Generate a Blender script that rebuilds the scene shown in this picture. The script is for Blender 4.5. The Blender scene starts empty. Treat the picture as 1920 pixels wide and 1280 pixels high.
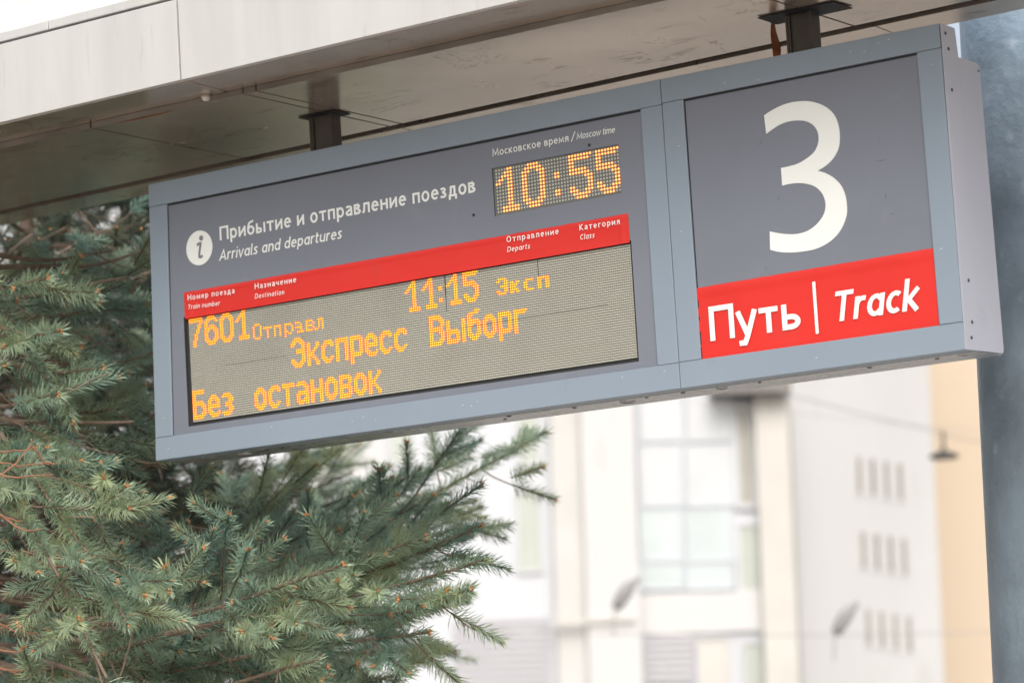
import bpy, bmesh, math, random
import numpy as np
from mathutils import Matrix, Vector, noise
R_ = math.radians
random.seed(7); rng = np.random.default_rng(7)
sc = bpy.context.scene
C = sc.collection

# ------------------------------------------------------------------ camera
CAM = np.array([6.27091, -6.85313, 1.64833])
FPX = 6071.26                                   # focal length in photograph pixels (1920 wide)
RS = np.array([[0.80219402, 0.59411305, -0.05928267], [-0.12305138, 0.06735181, -0.99011216], [-0.58424576, 0.80155687, 0.12713565]])
RT = np.array([[0.80319334, 0.59484145, -0.03231260], [-0.10143306, 0.08310917, -0.99136482], [-0.58701941, 0.79953519, 0.12708931]])
cd = bpy.data.cameras.new('camera'); cam = bpy.data.objects.new('camera', cd); C.objects.link(cam)
Mc = Matrix(((RT[0][0], -RT[1][0], -RT[2][0], CAM[0]), (RT[0][1], -RT[1][1], -RT[2][1], CAM[1]), (RT[0][2], -RT[1][2], -RT[2][2], CAM[2]), (0, 0, 0, 1)))
cam.matrix_world = Mc
cd.sensor_width = 36; cd.lens = FPX / 1920 * 36; cd.clip_start = .1; cd.clip_end = 3000
cd.dof.use_dof = True; cd.dof.focus_distance = 8.5; cd.dof.aperture_fstop = 3.4; cd.dof.aperture_blades = 9
sc.camera = cam
# ------------------------------------------------------------------ light
SUN_EL, SUN_AZ = R_(42), R_(140)
w = bpy.data.worlds.new('World'); sc.world = w; w.use_nodes = True
nt = w.node_tree; bg = nt.nodes['Background']
sky = nt.nodes.new('ShaderNodeTexSky'); sky.sky_type = 'NISHITA'; sky.sun_disc = False
sky.sun_elevation = SUN_EL; sky.sun_rotation = SUN_AZ; sky.dust_density = 6; sky.ozone_density = 1; sky.air_density = 1
hs = nt.nodes.new('ShaderNodeHueSaturation'); hs.inputs['Saturation'].default_value = .52
nt.links.new(sky.outputs[0], hs.inputs['Color']); nt.links.new(hs.outputs[0], bg.inputs[0]); bg.inputs[1].default_value = .15
sd = bpy.data.lights.new('sun', 'SUN'); sd.energy = .65; sd.angle = R_(40); sd.color = (1, .985, .965)
sun = bpy.data.objects.new('sun', sd); C.objects.link(sun)
sdir = Vector((math.sin(SUN_AZ) * math.cos(SUN_EL), math.cos(SUN_AZ) * math.cos(SUN_EL), math.sin(SUN_EL)))
sun.rotation_euler = sdir.to_track_quat('Z', 'Y').to_euler(); sun.location = (0, -5, 12)
sc.view_settings.view_transform = 'Standard'; sc.view_settings.look = 'None'
sc.view_settings.exposure = .62; sc.view_settings.gamma = 1
sc.cycles.max_bounces = 8; sc.cycles.diffuse_bounces = 4; sc.cycles.sample_clamp_indirect = 6
sc.cycles.use_denoising = True

# ------------------------------------------------------------------ helpers
def link(o, parent=None):
    C.objects.link(o)
    if parent is not None: o.parent = parent
    return o
def tag(o, label=None, cat=None, group=None, kind=None):
    if label: o['label'] = label
    if cat: o['category'] = cat
    if group: o['group'] = group
    if kind: o['kind'] = kind
    return o
def empty(name, loc=(0, 0, 0), label=None, cat=None, group=None):
    o = bpy.data.objects.new(name, None); o.empty_display_size = .1; o.location = loc; link(o); tag(o, label, cat, group); return o
def at(px, py, d):                                # a point d metres in front of the camera
    v = np.array([(px - 960) / FPX, (py - 640) / FPX, 1.]) * d
    return CAM + RT.T @ v
def obj(name, verts, faces, mat, parent=None, smooth=False, kind=None, bev=0):
    me = bpy.data.meshes.new(name); me.from_pydata([tuple(v) for v in verts], [], faces)
    for m in (mat if isinstance(mat, (list, tuple)) else [mat]): me.materials.append(m)
    bm = bmesh.new(); bm.from_mesh(me); bmesh.ops.recalc_face_normals(bm, faces=bm.faces); bm.to_mesh(me); bm.free()
    if smooth: me.shade_smooth()
    o = bpy.data.objects.new(name, me); link(o, parent)
    if kind: o['kind'] = kind
    if bev:
        b = o.modifiers.new('bevel', 'BEVEL'); b.width = bev; b.segments = 2; b.limit_method = 'ANGLE'; b.angle_limit = R_(40)
    return o
class Geo:
    def __init__(s): s.v = []; s.f = []
    def add(s, v, f):
        n = len(s.v); s.v += [tuple(p) for p in v]; s.f += [tuple(i + n for i in q) for q in f]; return s
    def box(s, x0, x1, y0, y1, z0, z1):
        return s.add([(x0, y0, z0), (x1, y0, z0), (x1, y1, z0), (x0, y1, z0), (x0, y0, z1), (x1, y0, z1), (x1, y1, z1), (x0, y1, z1)],
                     [(0, 3, 2, 1), (4, 5, 6, 7), (0, 1, 5, 4), (1, 2, 6, 5), (2, 3, 7, 6), (3, 0, 4, 7)])
    def prism(s, pts, y0, y1):                    # outline in (x, z), extruded along y
        n = len(pts)
        return s.add([(x, y0, z) for x, z in pts] + [(x, y1, z) for x, z in pts],
                     [tuple(range(n)), tuple(range(2 * n - 1, n - 1, -1))] + [(i, i + n, (i + 1) % n + n, (i + 1) % n) for i in range(n)])
    def prism_x(s, pts, x0, x1):                  # outline in (y, z), extruded along x
        n = len(pts)
        return s.add([(x0, y, z) for y, z in pts] + [(x1, y, z) for y, z in pts],
                     [tuple(range(n)), tuple(range(2 * n - 1, n - 1, -1))] + [(i, i + n, (i + 1) % n + n, (i + 1) % n) for i in range(n)])
    def slab(s, quad, t):                         # 4 points, thickness t upward
        q = [Vector(p) for p in quad]; u = [p + Vector((0, 0, t)) for p in q]
        return s.add(q + u, [(0, 1, 2, 3), (7, 6, 5, 4), (0, 4, 5, 1), (1, 5, 6, 2), (2, 6, 7, 3), (3, 7, 4, 0)])
    def cyl(s, a, b, ra, rb=None, n=12, cap=True):
        rb = ra if rb is None else rb; a = Vector(a); b = Vector(b); d = (b - a).normalized()
        u = d.orthogonal().normalized(); v = d.cross(u)
        ring = lambda c, r: [c + (u * math.cos(2 * math.pi * i / n) + v * math.sin(2 * math.pi * i / n)) * r for i in range(n)]
        f = [(i, (i + 1) % n, (i + 1) % n + n, i + n) for i in range(n)]
        if cap: f += [tuple(range(n - 1, -1, -1)), tuple(range(n, 2 * n))]
        return s.add(ring(a, ra) + ring(b, rb), f)
    def tube(s, pts, rad, n=6):
        pts = [Vector(p) for p in pts]; vs = []; fs = []; u = None
        for i, p in enumerate(pts):
            d = (pts[min(i + 1, len(pts) - 1)] - pts[max(i - 1, 0)]).normalized()
            u = d.orthogonal().normalized() if u is None else (u - d * u.dot(d)).normalized()
            v = d.cross(u); r = rad[i] if hasattr(rad, '__len__') else rad
            vs += [p + (u * math.cos(2 * math.pi * k / n) + v * math.sin(2 * math.pi * k / n)) * r for k in range(n)]
        for i in range(len(pts) - 1):
            fs += [(i * n + k, i * n + (k + 1) % n, (i + 1) * n + (k + 1) % n, (i + 1) * n + k) for k in range(n)]
        fs += [tuple(range(n - 1, -1, -1)), tuple(range((len(pts) - 1) * n, len(pts) * n))]
        return s.add(vs, fs)
    def build(s, name, mat, parent=None, **k): return obj(name, s.v, s.f, mat, parent, **k)

# ------------------------------------------------------------------ materials
def mat(name, col, rough=.5, metal=0, var=0, vscale=4, bump=0, bscale=40, spec=.5, coat=0, emit=None, estr=0, stretch=(1, 1, 1), dirt=None, dscale=3, damt=.5, dthr=.55):
    m = bpy.data.materials.new(name); m.use_nodes = True; n = m.node_tree.nodes; L = m.node_tree.links
    b = n['Principled BSDF']; b.inputs['Base Color'].default_value = (*col, 1); b.inputs['Roughness'].default_value = rough
    b.inputs['Metallic'].default_value = metal; b.inputs['Specular IOR Level'].default_value = spec; b.inputs['Coat Weight'].default_value = coat
    tc = n.new('ShaderNodeTexCoord'); mp = n.new('ShaderNodeMapping'); mp.inputs['Scale'].default_value = stretch
    L.new(tc.outputs['Object'], mp.inputs[0]); last = None
    if var:
        t = n.new('ShaderNodeTexNoise'); t.inputs['Scale'].default_value = vscale; t.inputs['Detail'].default_value = 6; L.new(mp.outputs[0], t.inputs[0])
        r = n.new('ShaderNodeMapRange'); r.inputs[1].default_value = .3; r.inputs[2].default_value = .7; r.inputs[3].default_value = 1 - var; r.inputs[4].default_value = 1 + var
        L.new(t.outputs[0], r.inputs[0]); mx = n.new('ShaderNodeVectorMath'); mx.operation = 'SCALE'; mx.inputs[0].default_value = col
        L.new(r.outputs[0], mx.inputs['Scale']); last = mx.outputs[0]
        r2 = n.new('ShaderNodeMapRange'); r2.inputs[3].default_value = max(.02, rough - .1); r2.inputs[4].default_value = rough + .12; L.new(t.outputs[0], r2.inputs[0]); L.new(r2.outputs[0], b.inputs['Roughness'])
    if dirt:
        t = n.new('ShaderNodeTexNoise'); t.inputs['Scale'].default_value = dscale; t.inputs['Detail'].default_value = 8; t.inputs['Roughness'].default_value = .65; L.new(mp.outputs[0], t.inputs[0])
        r = n.new('ShaderNodeMapRange'); r.inputs[1].default_value = dthr; r.inputs[2].default_value = dthr + .15; r.inputs[4].default_value = damt; L.new(t.outputs[0], r.inputs[0])
        mx = n.new('ShaderNodeMixRGB'); mx.inputs[1].default_value = (*col, 1); mx.inputs[2].default_value = (*dirt, 1); L.new(r.outputs[0], mx.inputs[0])
        if last: L.new(last, mx.inputs[1])
        last = mx.outputs[0]
    if last: L.new(last, b.inputs['Base Color'])
    if bump:
        t = n.new('ShaderNodeTexNoise'); t.inputs['Scale'].default_value = bscale; t.inputs['Detail'].default_value = 5; L.new(mp.outputs[0], t.inputs[0])
        bp = n.new('ShaderNodeBump'); bp.inputs['Strength'].default_value = bump; bp.inputs['Distance'].default_value = .01; L.new(t.outputs[0], bp.inputs['Height']); L.new(bp.outputs[0], b.inputs['Normal'])
    if emit: b.inputs['Emission Color'].default_value = (*emit, 1); b.inputs['Emission Strength'].default_value = estr
    return m
M = {}
M['frame'] = mat('blue_grey_enamel', (.225, .277, .335), .42, var=.03, vscale=3, bump=.03, bscale=9, dirt=(.14, .16, .18), dscale=6, dthr=.60, damt=.35, stretch=(1, 1, .45))
M['panel'] = mat('dark_grey_panel', (.172, .188, .226), .34, var=.05, vscale=2, dirt=(.27, .28, .31), dscale=6, dthr=.58, damt=.22)
M['plate'] = mat('silver_lilac_enamel', (.385, .40, .465), .4, var=.04, vscale=3, dirt=(.3, .3, .34), dscale=8, dthr=.62, damt=.3)
M['under'] = mat('grey_underside', (.55, .55, .55), .25, metal=.75, var=.05, dirt=(.2, .18, .16), dscale=9, dthr=.56, damt=.5, stretch=(1, 4, 1))
M['white'] = mat('white_print', (.77, .795, .77), .45, var=.015)
M['red'] = mat('red_film', (.62, .024, .015), .36, var=.03, coat=.1, dirt=(.42, .05, .04), dscale=4, dthr=.58, damt=.35)
M['red_text'] = mat('white_print_on_film', (.80, .72, .70), .45)
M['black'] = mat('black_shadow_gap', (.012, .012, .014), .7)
M['screen'] = mat('dark_screen_backing', (.03, .032, .032), .55)
M['clockback'] = mat('grey_green_backing', (.14, .145, .13), .5, var=.05)
M['louvre'] = mat('louvre_plastic', (.035, .035, .032), .6)
M['diode'] = mat('unlit_diode', (.49, .485, .415), .45, var=.10, vscale=3, dirt=(.40, .37, .31), dscale=3, dthr=.5, damt=.5)
M['diode2'] = mat('unlit_clock_diode', (.50, .50, .46), .35)
M['core'] = mat('lit_diode_core', (.9, .5, .1), .4, emit=(1, .33, .02), estr=1.9)
M['halo'] = mat('lit_diode_lens', (.8, .2, .05), .4, emit=(1, .14, .0), estr=1.2)
M['core2'] = mat('lit_clock_core', (.9, .6, .2), .4, emit=(1, .42, .10), estr=1.0)
M['halo2'] = mat('lit_clock_lens', (.6, .25, .1), .4, emit=(.9, .16, .03), estr=.35)
M['screw'] = mat('dark_screw', (.05, .05, .055), .4, metal=.6)
M['steel'] = mat('dark_bronze_steel', (.075, .065, .055), .38, metal=.3, var=.2, vscale=15)
M['fascia'] = mat('off_white_cladding', (.47, .473, .462), .42, var=.06, vscale=2.2, stretch=(6, 6, .8), dirt=(.27, .25, .22), dscale=5, dthr=.60, damt=.45, bump=.02, bscale=3)
M['rust'] = mat('rust', (.23, .075, .025), .85, var=.4, vscale=20)
M['riser'] = mat('shade_dark_riser', (.17, .15, .13), .7, var=.3, vscale=6)  # shading of the step face, put into a darker base colour
M['foam'] = mat('foam', (.62, .58, .54), .8, bump=.5, bscale=60)

def soffit_mat():
    m = bpy.data.materials.new('soffit_cladding'); m.use_nodes = True; n = m.node_tree.nodes; L = m.node_tree.links; b = n['Principled BSDF']
    tc = n.new('ShaderNodeTexCoord')
    def noi(scale, st, det=8, dist=0, rough=.6):
        mp = n.new('ShaderNodeMapping'); mp.inputs['Scale'].default_value = st; L.new(tc.outputs['Object'], mp.inputs[0])
        t = n.new('ShaderNodeTexNoise'); t.inputs['Scale'].default_value = scale; t.inputs['Detail'].default_value = det; t.inputs['Distortion'].default_value = dist; t.inputs['Roughness'].default_value = rough
        L.new(mp.outputs[0], t.inputs[0]); return t
    def rng_(o, a, bb, c, d):
        r = n.new('ShaderNodeMapRange'); r.inputs[1].default_value = a; r.inputs[2].default_value = bb; r.inputs[3].default_value = c; r.inputs[4].default_value = d; L.new(o, r.inputs[0]); return r.outputs[0]
    def mixc(fac, a, bcol):
        mx = n.new('ShaderNodeMixRGB'); L.new(fac, mx.inputs[0])
        if isinstance(a, tuple): mx.inputs[1].default_value = (*a, 1)
        else: L.new(a, mx.inputs[1])
        mx.inputs[2].default_value = (*bcol, 1); return mx.outputs[0]
    base = mixc(rng_(noi(2.5, (1, 1, 1)).outputs[0], .35, .7, 0, .6), (.68, .58, .49), (.50, .42, .35))
    # brownish drying marks: thin contour lines of a distorted noise, and a few darker smudges
    t = noi(2.6, (1, 1.6, 1), 5, 1.2)
    ma = n.new('ShaderNodeMath'); ma.operation = 'SUBTRACT'; L.new(t.outputs[0], ma.inputs[0]); ma.inputs[1].default_value = .5
    ab = n.new('ShaderNodeMath'); ab.operation = 'ABSOLUTE'; L.new(ma.outputs[0], ab.inputs[0])
    line = rng_(ab.outputs[0], 0, .010, .8, 0)
    msk = rng_(noi(3.1, (1, 1, 1), 4).outputs[0], .49, .56, 0, 1)
    mm = n.new('ShaderNodeMath'); mm.operation = 'MULTIPLY'; L.new(line, mm.inputs[0]); L.new(msk, mm.inputs[1])
    c = mixc(mm.outputs[0], base, (.13, .075, .03))
    c = mixc(rng_(noi(9, (.6, 2.2, 1), 8, .6).outputs[0], .60, .72, 0, .7), c, (.22, .15, .09))
    L.new(c, b.inputs['Base Color'])
    L.new(rng_(noi(6, (1, 1, 1)).outputs[0], .3, .7, .17, .28), b.inputs['Roughness'])
    b.inputs['Metallic'].default_value = .78; b.inputs['Coat Weight'].default_value = .15; b.inputs['Coat Roughness'].default_value = .12
    return m
M['soffit'] = soffit_mat()

# ------------------------------------------------------------------ ground
gm = mat('pale_concrete_paving', (.42, .38, .33), .8, var=.12, vscale=.5, bump=.2, bscale=12)
am = mat('worn_asphalt', (.20, .19, .175), .85, var=.15, vscale=.8)
obj('ground', [(-900, -900, 0), (900, -900, 0), (900, 900, 0), (-900, 900, 0)], [(0, 1, 2, 3)], am, kind='structure')
g = Geo(); g.box(-14, 30, -12, 9, -.02, .12); g.build('pavement', gm, kind='structure')

# ------------------------------------------------------------------ sign frame: the canopy and what hangs from it run with a fall of 1.5 degrees
Q = RS.T @ RT                                     # P_true = CAM + Q^T (P_sign - CAM)
MQ = Matrix(Q.T.tolist()).to_4x4()
MS = Matrix.Translation(Vector(CAM)) @ MQ @ Matrix.Translation(-Vector(CAM))
MSI = MS.inverted()
def place(root, org): root.matrix_world = MS @ Matrix.Translation(Vector(org))
ZB = 2.55

# ------------------------------------------------------------------ canopy
can = empty('canopy', label='long off-white canopy roof with stained soffit panels that the sign hangs from', cat='canopy')
place(can, (0, 0, 0))
SZ = lambda y: 3.48 - .045 * y
ly = lambda x: -.455 - .0145 * x                  # fascia face
sy = -.278                                        # step between lip and soffit
gy = lambda x: .402 - .022 * x                    # groove
by = lambda x: .535 - .022 * x                    # back edge
def sp(x, y, dz=0): return (x, y, SZ(y) + dz)
XS = [-4.2, -1.82, .566, 2.95, 5.3]
for a, b_ in zip(XS[:-1], XS[1:]):                # fascia cassettes, lip under each, cap over each
    a += .0035; b_ -= .0035
    z0 = 3.5; z1 = 3.722
    g = Geo(); g.add([(a, ly(a), z0), (b_, ly(b_), z0), (b_, ly(b_) + .022, z0), (a, ly(a) + .022, z0), (a, ly(a), z1), (b_, ly(b_), z1), (b_, ly(b_) + .022, z1), (a, ly(a) + .022, z1)],
                     [(0, 3, 2, 1), (4, 5, 6, 7), (0, 1, 5, 4), (1, 2, 6, 5), (2, 3, 7, 6), (3, 0, 4, 7)])
    g.build('fascia_panel', M['fascia'], can, bev=.001)
    g = Geo(); g.slab([sp(a, ly(a) + .024, .001), sp(b_, ly(b_) + .024, .001), sp(b_, sy, -.001), sp(a, sy, -.001)], .012)
    g.build('lip_panel', M['soffit'], can, bev=.002)
    s = -.49
for a, b_ in zip([-4.2, -2.3, .072, 2.45], [-2.3, .072, 2.45, 5.3]):
    a += .002; b_ -= .002
    g = Geo(); g.add([(a, ly(a) + .006, 3.731), (b_, ly(b_) + .006, 3.731), (b_, ly(b_) + .1, 3.731), (a, ly(a) + .1, 3.731), (a, ly(a) + .006, 3.756), (b_, ly(b_) + .006, 3.756), (b_, ly(b_) + .1, 3.766), (a, ly(a) + .1, 3.766)],
                     [(0, 3, 2, 1), (4, 5, 6, 7), (0, 1, 5, 4), (1, 2, 6, 5), (2, 3, 7, 6), (3, 0, 4, 7)])
    g.build('cap_strip', M['fascia'], can, bev=.002)
xj = [-4.2, -2.35, -1.15, .055, .625, .672, 2.192, 3.4, 5.3]
for a, b_ in zip(xj[:-1], xj[1:]):
    a += .004; b_ -= .004
    g = Geo(); g.slab([sp(a, sy + .003, -.016), sp(b_, sy + .003, -.016), sp(b_, gy(b_) - .034), sp(a, gy(a) - .034)], .016)
    g.build('soffit_panel', M['soffit'], can)
    g = Geo(); g.add([sp(a, sy - .0005, -.017), sp(b_, sy - .0005, -.017), sp(b_, sy + .0025, -.017), sp(a, sy + .0025, -.017), sp(a, sy - .0005, -.0015), sp(b_, sy - .0005, -.0015), sp(b_, sy + .0025, -.0015), sp(a, sy + .0025, -.0015)],
                     [(0, 3, 2, 1), (4, 5, 6, 7), (0, 1, 5, 4), (1, 2, 6, 5), (2, 3, 7, 6), (3, 0, 4, 7)]); g.build('riser_strip', M['riser'], can)
for a, b_ in zip([-4.2, -1.15, .64, 2.232, 3.6], [-1.15, .64, 2.232, 3.6, 5.3]):
    a += .0025; b_ -= .0025
    g = Geo(); g.slab([sp(a, gy(a) + .012), sp(b_, gy(b_) + .012), sp(b_, by(b_)), sp(a, by(a))], .016)
    g.build('edge_strip', M['soffit'], can)
g = Geo()
a, b_ = -4.2, 5.3
g.add([(a, ly(a) + .03, 3.525), (b_, ly(b_) + .03, 3.525), (b_, by(b_) - .01, 3.485), (a, by(a) - .01, 3.485), (a, ly(a) + .03, 3.73), (b_, ly(b_) + .03, 3.73), (b_, by(b_) - .01, 3.70), (a, by(a) - .01, 3.70)],
      [(0, 3, 2, 1), (4, 5, 6, 7), (0, 1, 5, 4), (1, 2, 6, 5), (2, 3, 7, 6), (3, 0, 4, 7)])
g.build('roof_slab', M['black'], can)
g = Geo()                                          # old foam stuck at the lip joint
me = bpy.data.meshes.new('foam_plug'); bm = bmesh.new(); bmesh.ops.create_icosphere(bm, subdivisions=3, radius=.0125)
for v in bm.verts: v.co *= 1 + .25 * noise.noise(v.co * 90); v.co.z *= .8
bm.to_mesh(me); bm.free(); me.materials.append(M['foam']); o = bpy.data.objects.new('foam_plug', me); link(o, can); o.location = sp(.497, sy - .008, -.006)
# rust run on the soffit joint: a thin irregular flake of rust lying on the metal
vs = []; 
top = [(.13, .0), (.16, .004), (.20, .010), (.235, .014), (.25, .010), (.29, .012), (.33, .007), (.37, .003)]
pts = [(x, sy + .006 + .002) for x, h in top] + [(x, sy + .008 + h) for x, h in reversed(top)]
g = Geo(); nn = len(pts); g.add([(x, y, SZ(y) - .016 * (1 - (y - sy) / .67) - .0012) for x, y in pts], [tuple(range(nn))]); 
g.build('rust_stain', M['rust'], can)
# ------------------------------------------------------------------ hanger strap and dark opening sheets
strap = empty('rusty_strap', label='rusty brown strap hanging from the soffit opening beside the right sign post', cat='strap')
place(strap, (2.055, .15, 3.40))
g = Geo(); vs = []; n_ = 14
for i in range(n_ + 1):
    t = i / n_; z = -.03 + .13 * t; tw = 1.6 * t + .3; hw = .006 + .004 * t + .003 * math.sin(5 * t); dx, dy = math.cos(tw) * hw, math.sin(tw) * hw; ox = .003 * math.sin(7 * t)
    vs += [(ox - dx, -dy, z), (ox + dx, dy, z), (ox + dx + .0015, dy + .002, z), (ox - dx + .0015, -dy + .002, z)]
fs = []
for i in range(n_):
    for k in range(4): fs.append((4 * i + k, 4 * i + (k + 1) % 4, 4 * i + 4 + (k + 1) % 4, 4 * i + 4 + k))
g.add(vs, fs + [(0, 1, 2, 3), (4 * n_, 4 * n_ + 3, 4 * n_ + 2, 4 * n_ + 1)]); g.build('strap', M['rust'], strap)

# ------------------------------------------------------------------ the sign
sign = empty('platform_sign', label='blue-grey double sign with orange train display and big white 3 on the track panel', cat='station sign')
place(sign, (0, 0, ZB))
P = lambda n, v: n
def prism(name, pts, y0, y1, m, parent=sign, bev=.0015, **k): g = Geo(); g.prism(pts, y0, y1); return g.build(name, M[m], parent, bev=bev, **k)
# front frames: rails span, stiles butt between them
X1, X2 = 1.7942, 1.7962
prism('frame_rail', [(.0079, .7345), (X1, .7352), (X1, .8012), (.0094, .8005)], 0, .06, 'frame')
prism('frame_rail', [(-.0105, 0), (X1, .0005), (X1, .0658), (-.0087, .0645)], 0, .06, 'frame')
prism('frame_stile', [(-.0086, .0655), (.0575, .0655), (.0762, .7336), (.0078, .7336)], .0006, .06, 'frame')
prism('frame_stile', [(1.7297, .0666), (X1, .0666), (X1, .7343), (1.7285, .7343)], .0006, .06, 'frame')
prism('frame_rail', [(X2, .738), (2.6105, .738), (2.6105, .7975), (X2, .8012)], 0, .06, 'frame')
prism('frame_rail', [(X2, .0002), (2.6130, -.0005), (2.6120, .0662), (X2, .0668)], 0, .06, 'frame')
prism('frame_stile', [(X2, .0677), (1.8620, .0677), (1.8605, .7371), (X2, .7371)], .0006, .06, 'frame')
prism('frame_stile', [(2.5485, .0677), (2.6119, .0672), (2.6107, .7371), (2.5435, .7371)], .0006, .06, 'frame')
# housings behind
g = Geo(); g.box(.012, X1 - .002, .061, .078, .002, .797); g.box(X2 + .002, 2.6095, .061, .078, .002, .795); g.build('front_housing', M['plate'], sign)
g = Geo()
for a, b_ in ((.0, X1), (X2, 2.609)):
    g.prism_x([(.079, .0035), (.193, .0035), (.187, .70), (.165, .716), (.079, .718)], a, b_)
g.build('rear_housing', M['plate'], sign)
g = Geo(); g.box(-.008, X1, .0605, .192, -.0012, .0008); g.box(X2, 2.609, .0605, .192, -.0012, .0008); g.build('underside_plate', M['under'], sign)
g = Geo(); g.prism_x([(-.0008, .7975), (.0691, .7945), (.0775, .7245), (.0785, .0003), (.0, -.0005)], 2.6135, 2.6160); g.build('end_cover', M['plate'], sign, bev=.001)
g = Geo(); g.prism_x([(.0795, .7243), (.172, .7228), (.186, .7145), (.196, .0115), (.190, .002), (.0795, .0008)], 2.6118, 2.6145); g.build('end_cover', M['plate'], sign, bev=.001)
for y, z in [(.0187, .7744), (.0288, .737), (.0297, .6359), (.0383, .1697), (.0399, .0685), (.031, .030), (.176, .703)]:
    g = Geo(); g.cyl((2.6155, y, z), (2.6172, y, z), .0045 if y < .1 else .0025, n=10); g.build('screw', M['screw'], sign)
for x, y, r in [(.34, .08, .005), (.39, .09, .004), (1.20, .07, .006), (1.409, .078, .006), (1.641, .075, .005), (1.751, .078, .006), (1.983, .08, .005), (2.3, .085, .006), (2.487, .09, .006), (1.15, .12, .005)]:
    g = Geo(); g.cyl((x, y, -.0030), (x, y, -.0012), r, n=10); g.build('screw', M['screw'], sign)
for x, y in [(.235, .105), (1.560, .105), (1.865, .085), (2.565, .085)]:
    r = .021 if x < 1.7 else .015
    g = Geo(); g.cyl((x, y, -.0016), (x, y, -.0013), r * .8, n=20); g.build('cable_hole', M['black'], sign)
    g = Geo(); vs = []; fs = []
    for i in range(24):
        a = i * math.tau / 24
        for rr, zz in ((r, -.0013), (r, -.0045), (r * .78, -.0045), (r * .78, -.0013)): vs.append((x + rr * math.cos(a), y + rr * math.sin(a), zz))
    for i in range(24):
        for k in range(4): j = (i + 1) % 24; fs.append((4 * i + k, 4 * j + k, 4 * j + (k + 1) % 4, 4 * i + (k + 1) % 4))
    g.add(vs, fs); g.build('grommet', M['under'], sign)
# hanger posts (steel channel)
for x0, x1 in ((.559, .641), (2.134, 2.211)):
    g = Geo(); zt = SZ(.1) - ZB + .03
    g.box(x0, x0 + .006, .076, .118, .718, zt); g.box(x1 - .006, x1, .076, .118, .718, zt); g.box(x0 + .006, x1 - .006, .084, .118, .718, zt)
    g.box(x0 + .006, x0 + .012, .078, .084, .718, zt); g.box(x1 - .012, x1 - .006, .078, .084, .718, zt)
    g.build('hanger_post', M['steel'], sign, bev=.001)
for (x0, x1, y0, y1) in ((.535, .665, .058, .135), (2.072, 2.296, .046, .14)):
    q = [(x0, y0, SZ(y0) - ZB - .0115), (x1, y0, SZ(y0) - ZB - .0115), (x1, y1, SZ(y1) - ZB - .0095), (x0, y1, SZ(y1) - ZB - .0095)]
    g = Geo(); g.slab(q, .002); g.build('dark_opening_sheet', M['black'], sign)  # black sheets stand in for the dark soffit openings round the posts

M['chip'] = mat('chipped_paint', (.50, .53, .55), .6)
rc = random.Random(4)
for x, z in [(2.36, .772), (2.40, .765), (2.47, .783), (2.44, .779), (2.09, .748), (1.99, .757), (2.585, .70), (.72, .034), (.76, .041), (.80, .030), (1.10, .036), (1.13, .030), (1.15, .040), (1.62, .05), (.43, .05), (1.75, .05), (2.2, .03), (.03, .12), (.04, .03), (1.83, .40), (1.84, .62), (2.57, .25)]:
    ps = [(x + math.cos(a) * rc.uniform(.0010, .0035), z + math.sin(a) * rc.uniform(.0006, .0020)) for a in [i * math.tau / 7 for i in range(7)]]
    g = Geo(); g.prism(ps, -.0003, .0004); g.build('paint_chip', M['chip'], sign)
# information panel with two openings, built from bands so the openings are real recesses
YP = .006
LX0, LX1, LZ0, LZ1 = .1165, 1.6700, .0850, .4000     # train display opening
KX0, KX1, KZ0, KZ1 = 1.2395, 1.6500, .5265, .6555     # clock opening
gr_ = Geo(); g = Geo(); XL, XR, ZL, ZH = .050, 1.7305, .060, .740
for a, b_, c, d in ((XL, XR, ZL, LZ0), (XL, LX0, LZ0, LZ1), (LX1, XR, LZ0, LZ1), (XL, XR, LZ1, KZ0), (XL, KX0, KZ0, KZ1), (KX1, XR, KZ0, KZ1), (XL, XR, KZ1, ZH)):
    g.add([(a, YP, c), (b_, YP, c), (b_, YP, d), (a, YP, d)], [(0, 1, 2, 3)])
for a, b_, c, d in ((LX0, LX1, LZ0, LZ1), (KX0, KX1, KZ0, KZ1)):   # reveals
    p = [(a, c), (b_, c), (b_, d), (a, d)]
    for i in range(4):
        (x, z), (x2, z2) = p[i], p[(i + 1) % 4]; gr_.add([(x, YP, z), (x2, YP, z2), (x2, .04, z2), (x, .04, z)], [(0, 1, 2, 3)])
g.build('information_panel', M['panel'], sign); gr_.build('opening_reveal', M['screen'], sign)
for x0, x1, z in ((.0763, 1.7280, .7345), (1.8608, 2.5433, .7380)):
    g = Geo(); g.box(x0, x1, YP - .0012, YP - .0002, z - .0062, z - .0004); g.build('shadow_line_strip', M['black'], sign)  # black strip painting the shadow line under the top rail
for q in ([(.0576, .066), (.0592, .066), (.0780, .7275), (.0764, .7275)], [(1.8621, .068), (1.8650, .068), (1.8635, .731), (1.8606, .731)]):
    g = Geo(); g.prism(q, YP - .0012, YP - .0002); g.build('shadow_line_strip', M['black'], sign)  # same painted shadow line along the left inner edges
g = Geo(); g.add([(1.855, YP, .060), (2.552, YP, .060), (2.552, YP, .742), (1.855, YP, .742)], [(0, 1, 2, 3)]); g.build('track_panel', M['panel'], sign)
for x, z in ((1.170, .540), (1.5585, .6675)):
    g = Geo(); g.cyl((x, YP - .0015, z), (x, YP, z), .0042, n=10); g.build('screw', M['screw'], sign)
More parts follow.
